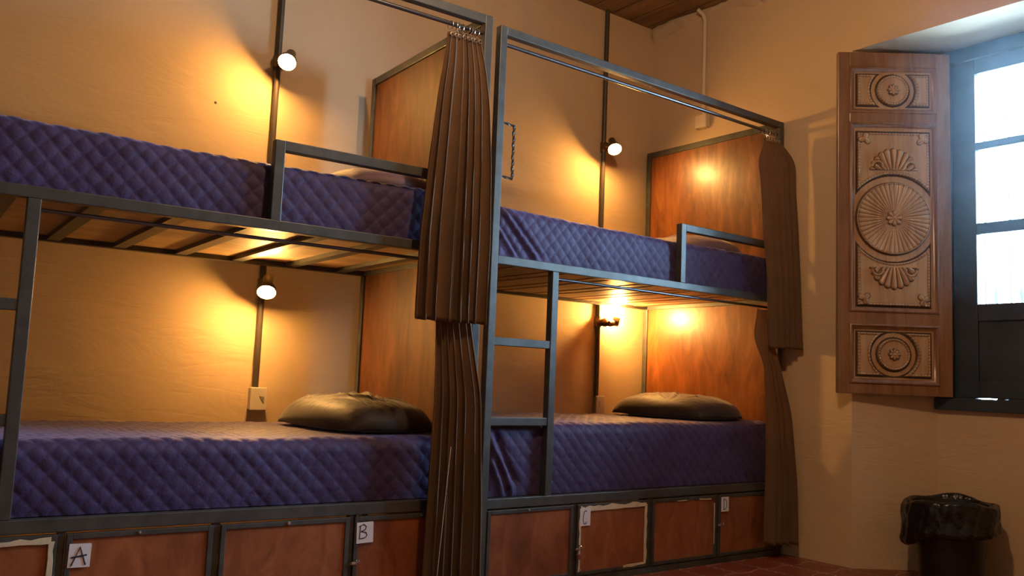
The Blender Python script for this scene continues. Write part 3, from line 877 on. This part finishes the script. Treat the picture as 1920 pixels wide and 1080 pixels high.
curtain('curtain', 'dark brown upper curtain gathered at the right end of the right bed, by the wall', (0, 0, 0), 0,
        [(1.098, 1.815, 2.000, -.045, -.118, .015), (1.50, 1.800, 1.992, -.040, -.108, .016), (1.75, 1.770, 1.988, -.034, -.100, .016), (2.00, 1.755, 1.985, -.028, -.086, .015),
         (2.12, 1.738, 1.992, -.020, -.085, .014), (2.20, 1.800, 1.975, -.010, -.040, .012), (2.262, 1.835, 1.945, .012, .004, .009)],
        5, 45, (6, 2.306, .022))
curtain('curtain', 'dark brown lower curtain gathered beside the lockers of the right bed', (0, 0, 0), 0,
        [(.075, 1.790, 1.990, -.050, -.112, .014), (.40, 1.800, 1.985, -.048, -.105, .015), (.75, 1.800, 1.960, -.045, -.085, .014), (1.02, 1.795, 1.905, -.030, -.045, .012),
         (1.14, 1.740, 1.905, -.006, -.006, .008), (1.21, 1.765, 1.915, .008, .010, .007), (1.31, 1.84, 1.945, .044, .044, .008)],
        4, 52)

# ------------------------------------------------------------------ wall pipes, lamps, switches
def conduit(x, label):
    m = MB(); y = YB - .017
    m.sweep([(x, y, .79), (x, y, ZC - .002)], .0145, 12)
    o = m.build('conduit_pipe', 'pipe', None, smooth=True)
    return tag(o, label, 'pipe')
conduit(-.563, 'dark vertical conduit pipe on the wall behind the left bed')
conduit(1.590, 'dark vertical conduit pipe on the wall behind the right bed')

def wall_lamp(label, x, z, bulb, axis, hood=True):
    y = YB - .032
    root = thing('wall_lamp', label, 'wall lamp', (x, y, z))
    B = Vector(bulb) - Vector((x, y, z)); ax = Vector(axis).normalized()   # ax: direction the bulb points
    # flange and joint on the pipe
    m = MB(); m.lathe([(0, -.002), (.028, -.002), (.030, .004), (.028, .012), (.016, .018), (.016, .03), (0, .03)], (0, 0, 0), (0, -1, 0), 20)
    m.sweep([(0, .016, -.03), (0, .016, .03)], .021, 14)
    m.build('mounting_flange', 'brass', root, smooth=True)
    bs = B - ax * .062                          # socket centre
    el = Vector((0, -.03, 0))
    m = MB()
    mid = (el + bs) / 2 + Vector((0, -.012, -.012))
    m.sweep([(0, -.01, 0), el, mid, bs - ax * .012], [.012, .012, .012, .012], 12)
    m.lathe([(0, -.016), (.010, -.013), (.0165, 0), (.010, .013), (0, .016)], el, (1, 0, 0), 14)
    if not hood:
        m.lathe([(0, -.022), (.020, -.020), (.027, -.008), (.027, .008), (.020, .020), (0, .022)], el + Vector((.012, 0, -.004)), (1, -.3, 0), 18)
        m.lathe([(0, -.020), (.018, -.018), (.021, 0), (.018, .018), (0, .020)], mid, (1, 0, .2), 16)
    m.build('lamp_arm', 'brass', root, smooth=True)
    m = MB()
    m.lathe([(0, -.028), (.020, -.028), (.023, -.022), (.023, .022)] + ([(.032, .034), (.0405, .050), (.0430, .074), (.0415, .074), (.038, .050), (.028, .036), (.018, .024), (0, .024)] if hood else [(.020, .026), (0, .026)]), bs, ax, 24)
    m.build('lamp_socket', 'brass', root, smooth=True)
    m = MB()
    prof = [(.012, -.048), (.016, -.036)] + [(.033 * math.sin(a), -.033 * math.cos(a)) for a in np.linspace(.75, PI - .02, 12)] + [(0, .033)]
    m.lathe(prof, B, ax, 20)
    tag(m.build('light_bulb', 'bulb', root, smooth=True), 'glowing warm bulb')
    return root
wall_lamp('lit bare bulb wall lamp above the upper bunk of the left bed', -.563, 2.345, (-.570, .905, 2.312), (-.42, -.58, -.70))
wall_lamp('lit bare bulb wall lamp above the lower bunk of the left bed, below the mattress', -.563, 1.262, (-.593, .905, 1.229), (-.28, -.60, -.75))
wall_lamp('lit bare bulb wall lamp above the upper bunk of the right bed', 1.590, 2.350, (1.556, .905, 2.312), (-.28, -.60, -.75))
wall_lamp('bronze elbow wall lamp above the lower bunk of the right bed, bulb turned up', 1.590, 1.250, (1.690, .965, 1.316), (.30, -.05, .95), hood=False)

def switch(label, x, z, w, h, dark):
    root = thing('wall_switch', label, 'switch', (x, YB, z))
    MB().box(-w / 2 + .004, w / 2 - .004, -.034, -.0005, .003, h - .003).build('back_box', 'plate_dark' if dark else 'plate', root, bevel=.003)
    MB().box(-w / 2, w / 2, -.044, -.033, 0, h).build('cover_plate', 'plate', root, bevel=.004)
    if not dark:
        m = MB(); m.add([(.002, -.0455, h * .62), (.026, -.0455, h * .60), (.026, -.0455, h * .30), (.002, -.0435, h * .62), (.026, -.0435, h * .60), (.026, -.0435, h * .30)],
                        [(0, 1, 2), (5, 4, 3), (0, 3, 4, 1), (1, 4, 5, 2), (2, 5, 3, 0)])
        m.build('rocker', 'plate_dark', root)
    else:
        MB().box(-.012, .012, -.0475, -.0435, h * .35, h * .72).build('rocker', 'plate', root, bevel=.001)
    return root
switch('cream wall switch plate under the conduit behind the left bed, pillow to its right', -.553, .684, .078, .106, False)
switch('small cream wall switch under the conduit behind the right bed', 1.606, .690, .068, .108, True)

# painted cable tube and box high on the right wall
t = thing('cable_tube', 'painted cable tube running down from the ceiling on the right wall', 'cable tube', (XR, .60, 2.47))
MB().sweep([(-.015, 0, .07), (-.015, 0, .70), (-.022, .008, .735), (-.05, .03, .768)], .0125, 12).build('tube', 'pvc', t, smooth=True)
MB().box(-.040, -.0005, -.045, .045, .0, .085).build('junction_box', 'pvc', t, bevel=.006)

# ------------------------------------------------------------------ waste bin
bn = thing('waste_bin', 'black waste bin with a black bin liner folded over its rim, under the window', 'bin', (2.135, -.845, 0))
m = MB()
m.lathe([(0, .002), (.128, .002), (.135, .008), (.172, .362), (.178, .366), (.178, .378), (.168, .378), (.165, .362), (.128, .02), (0, .02)], (0, 0, 0), n=40)
m.build('bin_body', 'black_plastic', bn, smooth=True)
n = 150
prof = [(.150, .20), (.158, .30), (.172, .378), (.180, .388), (.192, .390), (.204, .380), (.210, .340), (.211, .29), (.214, .245), (.205, .226), (.190, .222)]
r = np.random.RandomState(4); f = vnoise(9)
P = []
# resample the profile
pp = np.array(prof); ss = np.concatenate([[0], np.cumsum(np.hypot(*np.diff(pp, axis=0).T))]); t_ = np.linspace(0, ss[-1], 44)
pr = np.interp(t_, ss, pp[:, 0]); pz = np.interp(t_, ss, pp[:, 1])
TH = np.linspace(0, 2 * PI, n, endpoint=False)
for i in range(44):
    out = np.clip(t_[i] / ss[-1], 0, 1)
    w = f(TH * 4, TH * 0 + t_[i] * 10, 1.9) * .010 * (.3 + out) + .006 * np.abs(np.sin(TH * 9 + 2 * np.sin(TH * 2) + t_[i] * 14)) * (.3 + out) + .004 * f(np.cos(TH) * 8, np.sin(TH) * 8 + t_[i] * 30, 2)
    zoff = (.012 * np.sin(TH * 2 + .6) + .006 * np.sin(TH * 5)) * (1 if i < 25 else 1) + (out ** 3) * (.030 * np.sin(TH + 2.6) + .012 * np.sin(TH * 4 + 1))
    R_ = pr[i] + w
    P.append(np.stack([R_ * np.cos(TH), R_ * np.sin(TH), pz[i] + zoff], -1))
m = MB(); m.grid(P, closed_u=True)
o = m.build('bin_liner', 'bag', bn, smooth=True, angle=80)

# small dark chip in the plaster above the left upper bunk
tag(MB().lathe([(0, .001), (.005, .0008), (.007, 0)], (-.84, YB - .0003, 2.085), (0, -1, 0), 7).build('plaster_chip', 'pipe'),
    'tiny dark chip in the plaster above the left upper bunk', 'wall chip')

# haze volume added to imitate lens glare around the window
def haze():
    m = bpy.data.materials.new('window_glare_haze'); m.use_nodes = True
    nt = m.node_tree; nt.nodes.remove(nt.nodes['Principled BSDF'])
    v = nt.nodes.new('ShaderNodeVolumeScatter')
    v.inputs['Color'].default_value = (0.75, 0.9, 1, 1); v.inputs['Anisotropy'].default_value = 0.45
    tc = nt.nodes.new('ShaderNodeTexCoord'); sp = nt.nodes.new('ShaderNodeSeparateXYZ'); nt.links.new(tc.outputs['Object'], sp.inputs[0])
    def mr(sock, a, b):
        n = nt.nodes.new('ShaderNodeMapRange'); n.interpolation_type = 'SMOOTHSTEP'
        n.inputs['From Min'].default_value = a; n.inputs['From Max'].default_value = b
        nt.links.new(sock, n.inputs[0]); return n.outputs[0]
    den = math_n(nt, 'MULTIPLY', math_n(nt, 'MULTIPLY', mr(sp.outputs['Z'], 1.15, 2.45), mr(sp.outputs['Y'], -.80, -1.10)), mr(sp.outputs['X'], 1.2, 1.8))
    nt.links.new(math_n(nt, 'MULTIPLY', den, 0.065), v.inputs['Density'])
    nt.links.new(v.outputs[0], nt.nodes['Material Output'].inputs['Volume'])
    M['haze'] = m
    mb = MB(); mb.prism([(1.2, -.80), (2.36, -.80), (2.36, -2.15), (2.02, -2.30), (1.2, -2.3)], 1.15, 2.685)
    return tag(mb.build('window_glare_haze', 'haze'), 'added pale blue haze imitating glare in front of the window', 'haze', kind='stuff')
haze()
